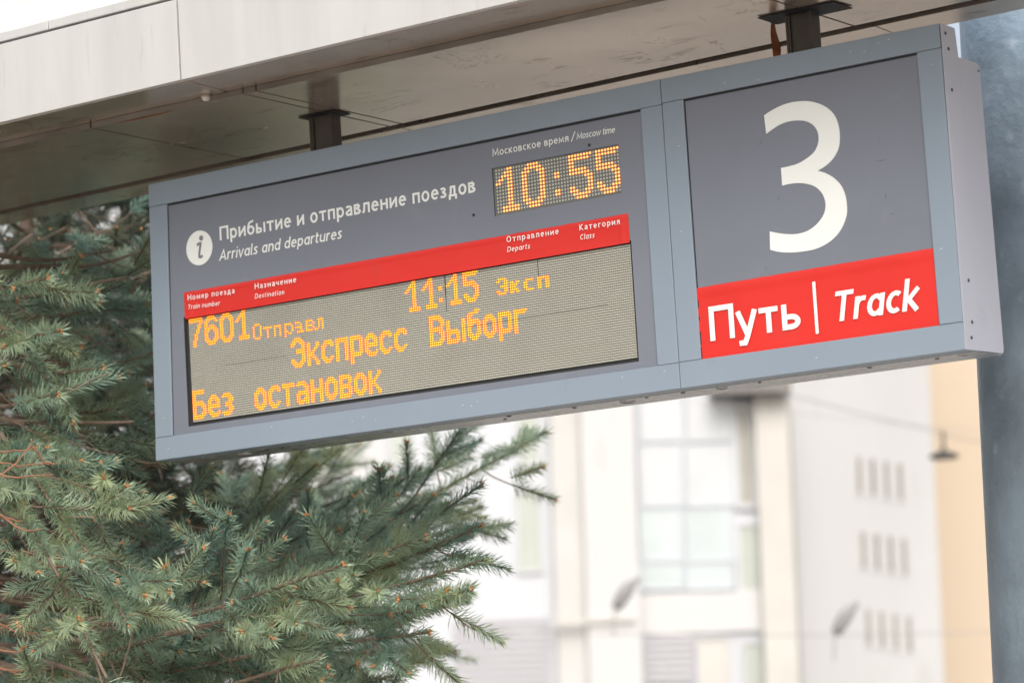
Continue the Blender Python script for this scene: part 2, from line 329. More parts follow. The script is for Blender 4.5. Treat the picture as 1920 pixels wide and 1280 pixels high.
# light scratches on the track panel
for x, z, l, a in ((2.42, .49, .035, 0), (2.425, .40, .02, 80), (2.44, .355, .015, 5), (2.08, .59, .022, 60), (2.12, .44, .018, 50), (2.07, .27, .012, 60), (2.42, .545, .01, 40)):
    ca, sa = math.cos(R_(a)) * l / 2, math.sin(R_(a)) * l / 2; nx, nz = -math.sin(R_(a)) * .0006, math.cos(R_(a)) * .0006
    g = Geo(); g.add([(x - ca, YP - .0003, z - sa), (x + nx, YP - .0003, z + nz), (x + ca, YP - .0003, z + sa), (x - nx, YP - .0003, z - nz)], [(0, 1, 2, 3)]); g.build('scratch', M['screw'], sign)

# ---- stroke lettering
def arc(cx, cy, rx, ry, a0, a1, n=14): return [(cx + rx * math.cos(R_(a0 + (a1 - a0) * i / n)), cy + ry * math.sin(R_(a0 + (a1 - a0) * i / n))) for i in range(n + 1)]
def glyph(ch, t, italic):
    h = t / 2; X = .735; cap = 1.0; D = -.27
    def bowl(x0, x1, y0, y1): return arc((x0 + x1) / 2, (y0 + y1) / 2, (x1 - x0) / 2, (y1 - y0) / 2, 0, 360, 26)
    def lc(w): return w
    if ch in 'оo': return .60, [bowl(h, .60 - h, h - .01, X - h + .01)]
    if ch == 'О': return .80, [bowl(h, .80 - h, h - .01, 1 - h + .01)]
    if ch in 'иu':
        if ch == 'u': return .56, [[(h, X), (h, .24)] + arc(.24 + h / 2, .24, .24 - h / 2, .24 - h, 180, 290, 10) + [(.56 - h, .16)], [(.56 - h, X), (.56 - h, 0)]]
        return .58, [[(h, X), (h, 0)], [(.58 - h, X), (.58 - h, 0)], [(h, .10), (.58 - h, X - .10)]]
    if ch == 'п': return .56, [[(h, 0), (h, X - h), (.56 - h, X - h), (.56 - h, 0)]]
    if ch in 'рp': return .58, [[(h, D), (h, X)], arc(.29, X / 2, .29 - h, X / 2 - h, 150, -150, 20)]
    if ch == 'd': return .58, [[(.58 - h, 0), (.58 - h, 1.06)], arc(.29, X / 2, .29 - h, X / 2 - h, 30, 330, 20)]
    if ch == 'б': return .60, [bowl(h, .60 - h, h, .66 - h), [(h, .34), (h + .01, .55), (h + .06, .74), (.20, .87), (.36, .93), (.53, .97)]]
    if ch == 'ы': return .76, [[(h, X), (h, 0)], [(t, h), (.26, h)] + arc(.26, .21, .22 - h, .21 - h, -90, 90, 12)[1:] + [(t, .42 - h)], [(.76 - h, X), (.76 - h, 0)]]
    if ch == 'ь': return .54, [[(h, X), (h, 0)], [(t, h), (.27, h)] + arc(.27, .22, .27 - h, .22 - h, -90, 90, 12)[1:] + [(t, .44 - h)]]
    if ch == 'т': return .56, [[(0, X - h), (.56, X - h)], [(.28, X - t), (.28, 0)]]
    if ch in 'еe': return .57, [[(h, .39), (.57 - h, .39)] + arc(.285, X / 2, .285 - h, X / 2 - h, 5, 318, 24)]
    if ch in 'сc': return .48, [arc(.29, X / 2, .29 - h, X / 2 - h, 52, 308, 22)]
    if ch in 'аa':
        if italic: return .56, [[(.56 - h, 0), (.56 - h, X)], arc(.28, X / 2, .28 - h, X / 2 - h, 35, 325, 20)]
        return .52, [[(.05, X - .1), (.14, X - h - .01)] + arc(.27, X - .19, .25 - h, .19 - h, 95, 0, 8) + [(.52 - h, 0)], [(.52 - h, .44)] + [(.3, .42)] + arc(.22, .215, .22 - h, .20 - h, 100, 270, 12) + [(.3, h + .01), (.52 - h, .14)]]
    if ch == 'в': return .54, [[(h, 0), (h, X - h), (.28, X - h)] + arc(.28, X - .185, .18 - h + .03, .185 - h, 90, -90, 8) + [(h, X - .37 + h)], [(.28, .40 - h)] + arc(.28, .20, .26 - h, .20 - h, 90, -90, 10) + [(h, h)]]
    if ch == 'л': return .57, [[(-.01, h), (.06, h + .01), (.11, .12), (.14, .35), (.16, X - h), (.57 - h, X - h), (.57 - h, 0)]]
    if ch == 'н': return .58, [[(h, X), (h, 0)], [(.58 - h, X), (.58 - h, 0)], [(t, .39), (.58 - t, .39)]]
    if ch == 'з': return .48, [[(.03, X - .09)] + arc(.22, X - .185, .20 - h, .185 - h, 125, -80, 12) + [(.13, .385)], [(.26, .385)] + arc(.22, .20, .24 - h, .20 - h, 75, -125, 12) + [(.0, .10)]]
    if ch == 'д': return .62, [[(h, -.2), (h, h), (.62 - h, h), (.62 - h, -.2)], [(.12, t), (.17, .3), (.19, X - h), (.53 - h, X - h), (.53 - h, t)]]
    if ch in 'к': return .53, [[(h, X), (h, 0)], [(.47, X), (t + .03, .38), (.50, 0)]]
    if ch == 'k': return .55, [[(h, 1.06), (h, 0)], [(.47, X), (t + .03, .38), (.50, 0)]]
    if ch in 'м': return .72, [[(h, 0), (h + .02, X - .02), (.36, .17), (.70 - h, X - .02), (.72 - h, 0)]]
    if ch == 'М' or ch == 'M': return .92, [[(h, 0), (h + .05, .97), (.46, .2), (.87 - h, .97), (.92 - h, 0)]]
    if ch == 'я': return .54, [[(.54 - h, 0), (.54 - h, X - h), (.26, X - h)] + arc(.26, X - .205, .24 - h, .205 - h, 90, 270, 10) + [(.54 - h, X - .41 + h)], [(.27, X - .42 + h), (.02, 0)]]
    if ch in 'ч': return .52, [[(h, X), (h, .46), (h + .05, .34), (.2, .29), (.52 - h, .33)], [(.52 - h, X), (.52 - h, 0)]]
    if ch in 'г': return .42, [[(h, 0), (h, X - h), (.42, X - h)]]
    if ch in 'у': return .54, [[(.015, X), (.28, .03)], [(.525, X), (.27, -.02), (.19, -.19), (.10, D + h + .01), (.02, D + h)]]
    if ch == 'П': return .74, [[(h, 0), (h, 1 - h), (.74 - h, 1 - h), (.74 - h, 0)]]
    if ch == 'Н': return .74, [[(h, 1), (h, 0)], [(.74 - h, 1), (.74 - h, 0)], [(t, .52), (.74 - t, .52)]]
    if ch == 'К': return .66, [[(h, 1), (h, 0)], [(.58, 1), (t + .04, .52), (.63, 0)]]
    if ch == 'T': return .62, [[(0, 1 - h), (.62, 1 - h)], [(.31, 1 - t), (.31, 0)]]
    if ch == 'A': return .72, [[(.03, 0), (.36, .96), (.69, 0)], [(.16, .30), (.56, .30)]]
    if ch == 'C': return .66, [arc(.40, .5, .40 - h, .5 - h, 58, 302, 24)]
    if ch == 'D': return .74, [[(h, h), (h, 1 - h), (.32, 1 - h)] + arc(.32, .5, .42 - h, .5 - h, 90, -90, 16) + [(h, h)]]
    if ch == 'r': return .36, [[(h, 0), (h, X)], [(h, .45), (.14, .62), (.23, X - h), (.36, X - h)]]
    if ch == 'i': return t, [[(h, 0), (h, X)], [(h, .90), (h, 1.02)]]
    if ch == 'l': return t + .05, [[(h, 1.06), (h, .1), (h + .03, h), (t + .05, h)]]
    if ch == 'v': return .52, [[(.03, X), (.26, .03), (.49, X)]]
    if ch == 'w': return .78, [[(.03, X), (.21, .03), (.39, X - .06), (.57, .03), (.75, X)]]
    if ch == 's': return .44, [[(.40, X - .08)] + arc(.22, X - .19, .20 - h, .19 - h, 55, 200, 8) + [(.22, .38)] + arc(.22, .19, .21 - h, .19 - h, 20, -130, 8) + [(.01, .07)]]
    if ch == 'n': return .56, [[(h, 0), (h, X)], [(h, .42)] + arc(.28, X - .26, .28 - h, .26 - h, 150, 0, 12) + [(.56 - h, 0)]]
    if ch == 'm': return .86, [[(h, 0), (h, X)], [(h, .42)] + arc(.245, X - .25, .245 - h, .25 - h, 150, 0, 10) + [(.49 - h, 0)], [(.49 - h, .42)] + arc(.675 - h / 2, X - .25, .185 - h / 2, .25 - h, 150, 0, 10) + [(.86 - h, 0)]]
    if ch == 't': return .34, [[(.12, .96), (.12, .16), (.17, h), (.33, h)], [(0, X - h), (.33, X - h)]]
    if ch == 'b': return .58, [[(h, 0), (h, 1.06)], arc(.29, X / 2, .29 - h, X / 2 - h, 150, -150, 20)]
    if ch == '/': return .42, [[(.0, -.12), (.38, 1.12)]]
    return .3, []
def ribbon(pts, w, y, g, tf):
    P2 = [Vector(p) for p in pts]; closed = (P2[0] - P2[-1]).length < 1e-6
    if closed: P2 = P2[:-1]
    n = len(P2); L = []; Rr = []
    for i in range(n):
        a = P2[(i - 1) % n] if (closed or i) else None; b = P2[(i + 1) % n] if (closed or i < n - 1) else None
        d1 = (P2[i] - a).normalized() if a is not None else None; d2 = (b - P2[i]).normalized() if b is not None else None
        d1 = d1 or d2; d2 = d2 or d1
        n1 = Vector((-d1.y, d1.x)); n2 = Vector((-d2.y, d2.x)); m = (n1 + n2)
        m = m.normalized() if m.length > 1e-4 else n1
        s = min(1 / max(m.dot(n1), .35), 2.2) * w / 2
        L.append(P2[i] + m * s); Rr.append(P2[i] - m * s)
    vs = [tf(q, y) for q in L] + [tf(q, y) for q in Rr]; fs = [(i, (i + 1) % n, (i + 1) % n + n, i + n) for i in range(n if closed else n - 1)]
    g.add(vs, fs)
def text(s, x0, x1, z0, z1, cap, t, parent, m='white', y=YP - .0006, italic=False, name='lettering', gap=.15, wide=1.14, each=False):
    k = cap * wide; gl = [None if ch == ' ' else glyph(ch, t, italic) for ch in s]
    free = (x1 - x0) / k - sum(q[0] if q else .22 for q in gl); gap = free / max(1, len(s) - 1)
    if gap < .08: k *= ((x1 - x0) / k) / ((x1 - x0) / k + (.08 - gap) * (len(s) - 1)); gap = .08
    if gap > .24: k *= 1 + (gap - .24) * (len(s) - 1) / ((x1 - x0) / k - (gap - .24) * (len(s) - 1)); gap = .24
    items = []; cx = 0
    for q in gl:
        if q is None: cx += .22 + gap; continue
        items.append((cx, q[1])); cx += q[0] + gap
    sl = (z1 - z0) / (x1 - x0); g = Geo(); c = 0
    sk = math.tan(R_(11)) if italic else 0
    for ox, st in items:
        if each and st: g = Geo()
        for pl in st:
            c += 1; yy = y - .00006 * (c % 5)
            tf = lambda q, yv, ox=ox: (x0 + (q[0] + ox) * k + q[1] * cap * sk, yv, z0 + sl * (q[0] + ox) * k + q[1] * cap)
            ribbon(pl, t, yy, g, tf)
        if each and st: g.build('letter', M[m], parent)
    if each: return
    return g.build(name, M[m], parent)
text('Прибытие и отправление поездов', .2685, 1.1815, .6000, .6008, .0395, .15, sign, each=True)
text('Arrivals and departures', .2625, .7120, .5425, .5425, .0300, .135, sign, italic=True, each=True)
text('Московское время', 1.2445, 1.4940, .6875, .6880, .0195, .13, sign)
text('/', 1.503, 1.512, .6880, .6880, .0205, .13, sign, italic=True)
text('Moscow time', 1.5195, 1.6415, .6885, .6873, .0168, .13, sign, italic=True)
# information symbol
icon = Geo(); cxx, cz = .1895, .5900; rr = .0497
icon.cyl((cxx, YP - .0012, cz), (cxx, YP - .0002, cz), rr, n=48); icon = icon.build('information_symbol', M['white'], sign)
g = Geo(); g.cyl((cxx + .0095, YP - .0018, cz + .0270), (cxx + .0095, YP - .0014, cz + .0270), .0078, n=20)
tf = lambda q, yv: (q[0], yv, q[1])
ribbon([(cxx - .008, cz + .0085), (cxx + .0005, cz + .0125), (cxx + .0062, cz + .0120), (cxx - .0008, cz - .018), (cxx - .0006, cz - .0255), (cxx + .0045, cz - .0275), (cxx + .0120, cz - .0235)], .0080, YP - .0016, g, tf)
g.build('letter_i', M['panel'], icon)
# the big 3
TH = [(2.0993, .6554), (2.1221, .6643), (2.1542, .6725), (2.1857, .6749), (2.2217, .6715), (2.252, .6623), (2.2814, .6452), (2.3024, .6215), (2.3115, .5929), (2.3125, .566), (2.3075, .54), (2.2939, .520), (2.2721, .5033), (2.2424, .4918), (2.2652, .4821), (2.2893, .4649), (2.3078, .442), (2.3171, .4139), (2.318, .3827), (2.3140, .3653), (2.3030, .3447), (2.2853, .3253), (2.2584, .3091), (2.2218, .2988), (2.1805, .2975), (2.1445, .3005), (2.1138, .3065), (2.0894, .3153), (2.0921, .3613), (2.1176, .3531), (2.1482, .346), (2.1739, .3436), (2.200, .3465), (2.224, .3564), (2.2432, .3715), (2.2545, .3876), (2.2582, .4049), (2.2562, .4208), (2.2480, .4377), (2.232, .4536), (2.2097, .4638), (2.1844, .4699), (2.1586, .4716), (2.1376, .4704), (2.1377, .5155), (2.1622, .5161), (2.1884, .5188), (2.215, .528), (2.2367, .5403), (2.249, .5582), (2.2525, .5757), (2.2495, .592), (2.2397, .6072), (2.2226, .619), (2.2024, .6255), (2.1715, .6284), (2.1398, .6237), (2.1018, .6082)]
def smooth_outline(p, corners, k=4):
    out = []; n = len(p)
    for i in range(n):
        p0, p1, p2, p3 = p[i - 1], p[i], p[(i + 1) % n], p[(i + 2) % n]
        if i in corners: p0 = p1
        if (i + 1) % n in corners: p3 = p2
        for j in range(k):
            t = j / k
            out.append(tuple(.5 * ((2 * b) + (-a + c) * t + (2 * a - 5 * b + 4 * c - d) * t * t + (-a + 3 * b - 3 * c + d) * t ** 3) for a, b, c, d in zip(p0, p1, p2, p3)))
    return out
TH = [(x - .003, z + .001) for x, z in TH]
TH = smooth_outline(TH, {0, 13, 27, 28, 43, 44, len(TH) - 1})
g = Geo(); g.prism(TH, YP - .0014, YP - .0002); g.build('numeral_three', M['white'], sign)
# red label on the track panel
def film(name, x0, x1, zb0, zb1, zt0, zt1, y, m, ridge, nx=160, nz=16, amp=.0004, curl=False):
    vs = []; fs = []
    for i in range(nx + 1):
        u = i / nx
        for j in range(nz + 1):
            v = j / nz; x = x0 + (x1 - x0) * u; zb = zb0 + (zb1 - zb0) * u; zt = zt0 + (zt1 - zt0) * u; z = zb + (zt - zb) * v
            if j == nz: z += .0008 * noise.noise(Vector((x * 30, 0, 5)))
            d = amp * noise.noise(Vector((x * 14, z * 30, 2)))
            hgt = math.exp(-((v - ridge - .02 * noise.noise(Vector((x * 9, 1, 7)))) / .035) ** 2) * .0027 * (.7 + .6 * noise.noise(Vector((x * 12, 3, 1))))
            if curl:
                e = min(u * (x1 - x0), (1 - u) * (x1 - x0)) / .03
                hgt *= 1; hgt += .0018 * math.exp(-((e - .75 + .5 * max(0, v - .6)) / .16) ** 2) * (v < .93)
            vs.append((x, y - d - hgt, z))
    for i in range(nx):
        for j in range(nz):
            a = i * (nz + 1) + j; fs.append((a, a + nz + 1, a + nz + 2, a + 1))
    return obj(name, vs, fs, M[m], sign, smooth=True)
red2 = film('red_label', 1.8600, 2.5455, .0665, .0670, .2495, .2555, YP - .0012, 'red', .93, amp=.00015)
CAPH, TT = .0875, .165
text('Путь', 1.8940, 2.1620, .1092, .1092, .0875, .152, red2, y=YP - .0042, each=True)
g = Geo(); g.add([(2.2025, YP - .0040, .2185), (2.2115, YP - .0040, .2190), (2.2115, YP - .0040, .0890), (2.2025, YP - .0040, .0885)], [(0, 3, 2, 1)]); g.build('divider_bar', M['white'], red2)
text('Track', 2.2530, 2.4950, .1118, .1118, .0740, .155, red2, y=YP - .0042, italic=True, each=True)
# red tape over the train display
tape = film('red_header_tape', .1225, 1.6665, .3935, .3945, .4700, .4708, YP - .0010, 'red', .90, nx=300, amp=.0006, curl=True)
TY = YP - .0046
text('Номер поезда', .1395, .3170, .4448, .4420, .0160, .15, tape, 'red_text', TY)
text('Train number', .1380, .2595, .4190, .4150, .0132, .135, tape, 'red_text', TY, True)
text('Назначение', .3930, .5455, .4432, .4425, .0160, .15, tape, 'red_text', TY)
text('Destination', .3910, .4990, .4165, .4145, .0132, .135, tape, 'red_text', TY, True)
text('Отправление', 1.2765, 1.4470, .4500, .4485, .0160, .15, tape, 'red_text', TY)
text('Departs', 1.2765, 1.3510, .4240, .4235, .0137, .135, tape, 'red_text', TY, True)
text('Категория', 1.5135, 1.6420, .4478, .4460, .0155, .15, tape, 'red_text', TY)
text('Class', 1.5135, 1.5590, .4230, .4225, .0137, .135, tape, 'red_text', TY, True)

# ---- train display: 238 x 47 diodes, louvres between rows
G8 = {
'7': "11111111/11111111/......11/.....11./.....11./....11../....11../...11.../...11.../...11.../..11..../..11..../..11....",
'6': "..1111../.111111./111...11/11....../11.111../1111111./111..111/11....11/11....11/11....11/111..111/.111111./..1111..",
'0': "..1111../.111111./111..111/11....11/11....11/11....11/11....11/11....11/11....11/11....11/111..111/.111111./..1111..",
'1': "....11../...111../..1111../.11.11../11..11../....11../....11../....11../....11../....11../....11../..111111/..111111",
'5': "11111111/1111111./11....../11....../111111../1111111./.....111/......11/......11/11....11/111..111/.111111./..1111..",
':': "../../../../11/11/../../../11/11/../..",
'Э': "..1111../.111111./111..111/11....11/......11/...11111/...11111/......11/......11/11....11/111..111/.111111./..1111..",
'В': "111111../1111111./11...111/11....11/11....11/1111111./1111111./11...111/11....11/11....11/11...111/1111111./111111..",
'Б': "1111111./1111111./11....../11....../11....../111111../1111111./11...111/11....11/11....11/11...111/1111111./111111..",
}
GL = {  # ten rows
'к': "11...11/11...11/11..11./11.11../1111.../1111.../11.11../11..11./11...11/11...11",
'с': "..1111./.111111/111..11/11...../11...../11...../11...../111..11/.11111./..111..",
'п': "1111111/1111111/11...11/11...11/11...11/11...11/11...11/11...11/11...11/11...11",
'р': "111111./1111111/11...11/11...11/11...11/11...11/11...11/1111111/111111./11...../11...../11.....",
'е': "..111../.11111./111.111/11...11/1111111/1111111/11...../111...1/.111111/..1111.",
'о': "..111../.11111./111.111/11...11/11...11/11...11/11...11/111.111/.11111./..111..",
'в': "111111./1111111/11...11/11...11/111111./1111111/11...11/11...11/1111111/111111.",
'т': "1111111/1111111/..11.../..11.../..11.../..11.../..11.../..11.../..11.../..11...",
'а': ".1111../111111./....111/.....11/.111111/1111111/11...11/11..111/1111111/.111.11",
'н': "11...11/11...11/11...11/11...11/1111111/1111111/11...11/11...11/11...11/11...11",
'ы': "11......11/11......11/11......11/11......11/111111..11/1111111.11/11...11.11/11...11.11/1111111.11/111111..11",
'г': "1111111/111111./11...../11...../11...../11...../11...../11...../11...../11.....",
'з': ".1111../111111./....111/....111/..1111./..1111./....111/....111/111111./.1111..",
}
BB = "....111/.11111./111..../11...../111111./1111111/111..11/11...11/11...11/11...11/111.111/.11111./..111.."
SM = {
'О': ".111./1...1/1...1/1...1/1...1/1...1/.111.", 'т': "11111/..1../..1../..1../..1..", 'п': "1111/1..1/1..1/1..1/1..1", 'р': "1111./1...1/1...1/11..1/1.11./1....",
'а': "111../...1./1111./...1./.1111", 'в': "1111./1...1/1111./1...1/1111.", 'л': "..111/..1.1/..1.1/..1.1/11..1"}
S2 = {'Э': ".1111./11..11/....11/..1111/....11/11..11/.1111.", 'к': "11.11/1111./111../1111./11.11", 'с': ".1111/11.../11.../11.../.1111", 'п': "111111/11..11/11..11/11..11/11..11"}
lit = set()
def put(bits, c, r):
    for j, row in enumerate(bits.split('/')):
        for i, ch in enumerate(row):
            if ch == '1': lit.add((c + i, r + j))
for ch, c in zip('7601', (0, 9, 18, 27)): put(G8[ch], c, 0)
for ch, c, r in (('О', 37, 7), ('т', 43, 9), ('п', 49, 9), ('р', 55, 9), ('а', 61, 9), ('в', 67, 9), ('л', 72, 9)): put(SM[ch], c, r)
for ch, c in (('1', 122), ('1', 131), (':', 140), ('1', 144), ('5', 153)): put(G8[ch], c, 0)
for ch, c, r in (('Э', 170, 5), ('к', 177, 7), ('с', 184, 7), ('п', 191, 7)): put(S2[ch], c, r)
put(G8['Э'], 58, 16)
for ch, c in zip('кспресс', (67, 75, 83, 91, 99, 107, 115)): put(GL[ch], c, 19)
put(G8['В'], 134, 16); put(GL['ы'], 143, 19); put(BB, 154, 16)
for ch, c in (('о', 162), ('р', 170), ('г', 178)): put(GL[ch], c, 19)
put(G8['Б'], 0, 32)
for ch, c in (('е', 9), ('з', 17), ('о', 36), ('с', 44), ('т', 52), ('а', 60), ('н', 68), ('о', 76), ('в', 84), ('о', 92), ('к', 100)): put(GL[ch], c, 35)
YD = .0165; LO = (.1308, .38946); PT = .0064449
disp = Geo(); disp.add([(LX0, YD, LZ0), (LX1, YD, LZ0), (LX1, YD, LZ1), (LX0, YD, LZ1)], [(0, 1, 2, 3)])
disp = disp.build('train_display', M['screen'], sign)
un = Geo(); core = Geo(); halo = Geo()
def pyr(g, x, z, hx, hz, y0, y1, n=4, rot=.785):
    k = []; 
    for i in range(n):
        a = rot + i * math.tau / n; k.append((x + hx * math.cos(a) * (1.414 if n == 4 else 1), y0, z + hz * math.sin(a) * (1.414 if n == 4 else 1)))
    g.add(k + [(x, y1, z)], [(i, (i + 1) % n, n) for i in range(n)])
for c in range(0, 238):
    for r in range(0, 46):
        x = LO[0] + c * PT; z = LO[1] - r * PT
        if c % 48 == 0 and c: pass
        if (c, r) in lit:
            pyr(halo, x, z, .00290, .00255, YD - .0016, YD - .0024)
            pyr(core, x, z, .00185, .00170, YD - .0026, YD - .0034, n=6)
        else: un.add([(x - .00295, YD - .0022, z - .0025), (x + .00295, YD - .0022, z - .0025), (x + .0029, YD - .0030, z + .0024), (x - .0029, YD - .0030, z + .0024)], [(0, 1, 2, 3)])
un.build('unlit_diodes', M['diode'], disp, kind='stuff'); halo.build('lit_lenses', M['halo'], disp, kind='stuff'); core.build('lit_diodes', M['core'], disp, kind='stuff')
lv = Geo()
for r in range(0, 47):
    z = LO[1] - (r - .5) * PT; lv.box(LO[0] - .004, LX1 - .0008, YD - .0038, YD - .0002, z - .00060, z + .00060)
lv.build('louvre_bars', M['louvre'], disp, kind='stuff')
def seam(x0, x1, z0, z1):                          # joints between display modules
    g = Geo(); g.box(x0, x1, YD - .0042, YD - .0005, z0, z1); g.build('module_joint', M['louvre'], disp)
sx = LO[0] + 143.5 * PT; seam(sx - .0013, sx + .0013, LO[1] - 8 * PT, LO[1] + .004); seam(sx - .0006, sx + .0006, LO[1] - 15 * PT, LO[1] - 8 * PT - .0005)
sx = LO[0] + 191.5 * PT; seam(sx - .0006, sx + .0006, LO[1] - 6.5 * PT, LO[1] + .004)
z = LO[1] - 22.5 * PT; seam(LO[0] + 150 * PT, LO[0] + 225 * PT, z - .0010, z + .0010); seam(LO[0] + 20 * PT, LO[0] + 55 * PT, z - .0009, z + .0009)
# ---- clock
kd = Geo(); kd.add([(KX0, .0095, KZ0), (KX1, .0095, KZ0), (KX1, .0095, KZ1), (KX0, .0095, KZ1)], [(0, 1, 2, 3)]); kd = kd.build('clock_display', M['clockback'], sign)
lit = set()
for ch, c in (('1', 0), ('0', 9), ('5', 25), ('5', 34)): put(G8[ch], c, 0)
for c, r in ((20, 4), (21, 4), (20, 5), (21, 5), (20, 9), (21, 9), (20, 10), (21, 10)): lit.add((c, r))
un = Geo(); core = Geo(); halo = Geo()
for c in range(42):
    for r in range(13):
        x = 1.2505 + c * .0096; z = .6477 - r * .0093
        if (c, r) in lit: pyr(halo, x, z, .0043, .0041, .0088, .0078, 10); pyr(core, x, z, .0027, .0027, .0076, .0066, 10)
        else:
            q = .0031; pyr(un, x, z, q, q, .0086, .0078, 6)
un.build('unlit_diodes', M['diode2'], kd, kind='stuff'); halo.build('lit_lenses', M['halo2'], kd, kind='stuff'); core.build('lit_diodes', M['core2'], kd, kind='stuff')

# ------------------------------------------------------------------ galvanised mast
def mast_mat():
    m = mat('galvanised_steel', (.25, .33, .41), .40, metal=.2, var=.22, vscale=5, bump=.5, bscale=30, dirt=(.42, .50, .57), dscale=13, dthr=.585, damt=.8)
    return m
mp_ = at(1832, 660, 8.9)
mast = empty('steel_mast', (0, 0, 0), 'thick galvanised blue-grey steel mast at the right edge behind the sign', 'mast')
rt = Vector((RT[0][0], RT[0][1], 0)).normalized()
rad = .26; base = Vector((mp_[0], mp_[1], 0)) + rt * rad; mast.location = (base.x, base.y, .12)
g = Geo(); g.cyl((0, 0, 0), (0, 0, 7), rad, rad, n=64); o = g.build('shaft', mast_mat(), mast, smooth=True)
g = Geo(); g.cyl((0, 0, 0), (0, 0, .03), rad + .14, n=40); g.build('base_flange', mast_mat(), mast, bev=.003)
for i in range(8):
    a = i * math.tau / 8; g = Geo(); g.cyl((math.cos(a) * (rad + .08), math.sin(a) * (rad + .08), .03), (math.cos(a) * (rad + .08), math.sin(a) * (rad + .08), .07), .02, n=6); g.build('bolt', M['screw'], mast)

# ------------------------------------------------------------------ buildings
fwd = Vector((RT[2][0], RT[2][1], 0)).normalized()
M['plaster'] = mat('white_render', (.53, .53, .525), .8, var=.05, vscale=.25, bump=.02, stretch=(1, 1, .3), dirt=(.38, .36, .33), dscale=.5, dthr=.56, damt=.4)
M['cream'] = mat('cream_stone', (.50, .493, .475), .8, var=.08, vscale=.35)
M['white_clad'] = mat('white_cladding', (.50, .515, .54), .5, var=.03)
M['beige'] = mat('beige_stone', (.50, .485, .45), .8, var=.06, vscale=.5)
M['peach'] = mat('peach_render', (.55, .45, .34), .85, var=.02, vscale=.3)
M['glassw'] = mat('sky_reflecting_glass', (.45, .50, .51), .3, var=.10, vscale=.35, coat=.5)
M['glassb'] = mat('pale_upper_glass', (.49, .51, .53), .3, var=.04, vscale=.4, coat=.4)
M['glassg'] = mat('grey_green_glass', (.40, .43, .39), .2, var=.06, vscale=.8, coat=.5)
M['glassd'] = mat('dim_glass', (.34, .33, .30), .2, var=.1, vscale=.8)
M['slit'] = mat('slit_glass', (.27, .25, .22), .3, var=.3, vscale=.4)
M['louvreg'] = mat('light_grey_metal', (.42, .42, .44), .5, var=.02)
M['mull'] = mat('grey_mullion', (.50, .53, .57), .5)
M['eave'] = mat('grey_eave', (.19, .175, .165), .7)
class Facade:
    def __init__(s, name, px, D, yaw, label, cat='building'):
        p0 = CAM + RT.T @ (np.array([(px - 960) / FPX, (900 - 640) / FPX, 1.]) * 1.0) - CAM
        k = D / Vector(p0).dot(fwd); q = Vector(CAM) + Vector(p0) * k
        s.o = Vector((q.x, q.y, 0)); s.e = empty(name, s.o, label, cat)
        s.ax = (Matrix.Rotation(yaw, 3, 'Z') @ rt); s.n = s.ax.cross(Vector((0, 0, 1))); s.n.normalize()
        s.e.rotation_euler = (0, 0, math.atan2(s.ax.y, s.ax.x))
    def uv(s, px, py):
        d = Vector(RT.T @ np.array([(px - 960) / FPX, (py - 640) / FPX, 1.])); c = Vector(CAM)
        t = (s.o - c).dot(s.n) / d.dot(s.n); h = c + d * t
        return (h - s.o).dot(s.ax), h.z
    def rect(s, name, px0, py0, px1, py1, y0, y1, m, parent=None, frame=None):
        pm = (py0 + py1) / 2; u0, _ = s.uv(px0, pm); u1, _ = s.uv(px1, pm); xm = (px0 + px1) / 2; _, z1 = s.uv(xm, py0); _, z0 = s.uv(xm, py1)
        g = Geo(); g.box(u0, u1, y0, y1, max(z0, 0), z1); o = g.build(name, M[m], parent or s.e)
        return o, (u0, u1, z0, z1)
    def window(s, px0, py0, px1, py1, glass, fr='white_clad', fw_=.18, out=.12):
        pm = (py0 + py1) / 2; u0, _ = s.uv(px0, pm); u1, _ = s.uv(px1, pm); xm = (px0 + px1) / 2; _, z1 = s.uv(xm, py0); _, z0 = s.uv(xm, py1)
        g = Geo()
        g.box(u0 - fw_, u0, -out, .05, z0 - fw_, z1 + fw_); g.box(u1, u1 + fw_, -out, .05, z0 - fw_, z1 + fw_); g.box(u0, u1, -out, .05, z0 - fw_, z0); g.box(u0, u1, -out, .05, z1, z1 + fw_)
        w_ = g.build('window', M[fr], s.e); g = Geo(); g.box(u0 + .003, u1 - .003, -.04, -.01, z0 + .003, z1 - .003); g.build('pane', M[glass], w_); return w_
A = Facade('glazed_building', 1200, 120, 0, 'white and cream building with tall pale glass bay behind the spruce and sign')
A.rect('wall', -700, 250, 1035, 1620, 0, 12, 'white_clad'); 
A.rect('pier', 1035.5, 250, 1092, 1620, -.5, 12, 'cream'); A.rect('pier', 1092.5, 250, 1191, 1620, -.9, 12, 'plaster')
A.rect('ledge', 1036, 1160, 1190, 1169, -1.05, -.91, 'beige')
A.rect('bay_wall', 1191.5, 250, 1429, 1620, .06, 12, 'white_clad')
A.rect('pier', 1430, 742, 1492, 1620, -.7, 10, 'beige')
A.rect('eave', 1330, 722, 1476, 744, -1.6, 6, 'eave')
for x0, x1 in ((1200, 1281), (1288, 1374)):
    for k_, (y0, y1, gl) in enumerate(((600, 700, 'glassb'), (705, 826, 'glassb'), (830, 944, 'glassb'), (952, 1046, 'glassw'), (1053, 1102, 'glassw'))):
        A.window(x0 + 1, y0, x1 - 1, y1, gl, 'mull', .07, .1)
A.rect('spandrel', 1194, 1110, 1434, 1186, -.14, .05, 'plaster')
for r_ in range(7): A.rect('louvre', 1198, 1190 + r_ * 13, 1302, 1201 + r_ * 13, -.12, .05, 'louvreg')
A.window(1312, 1196, 1368, 1310, 'beige', fw_=.1); A.window(1397, 1205, 1432, 1310, 'glassg', fw_=.1)
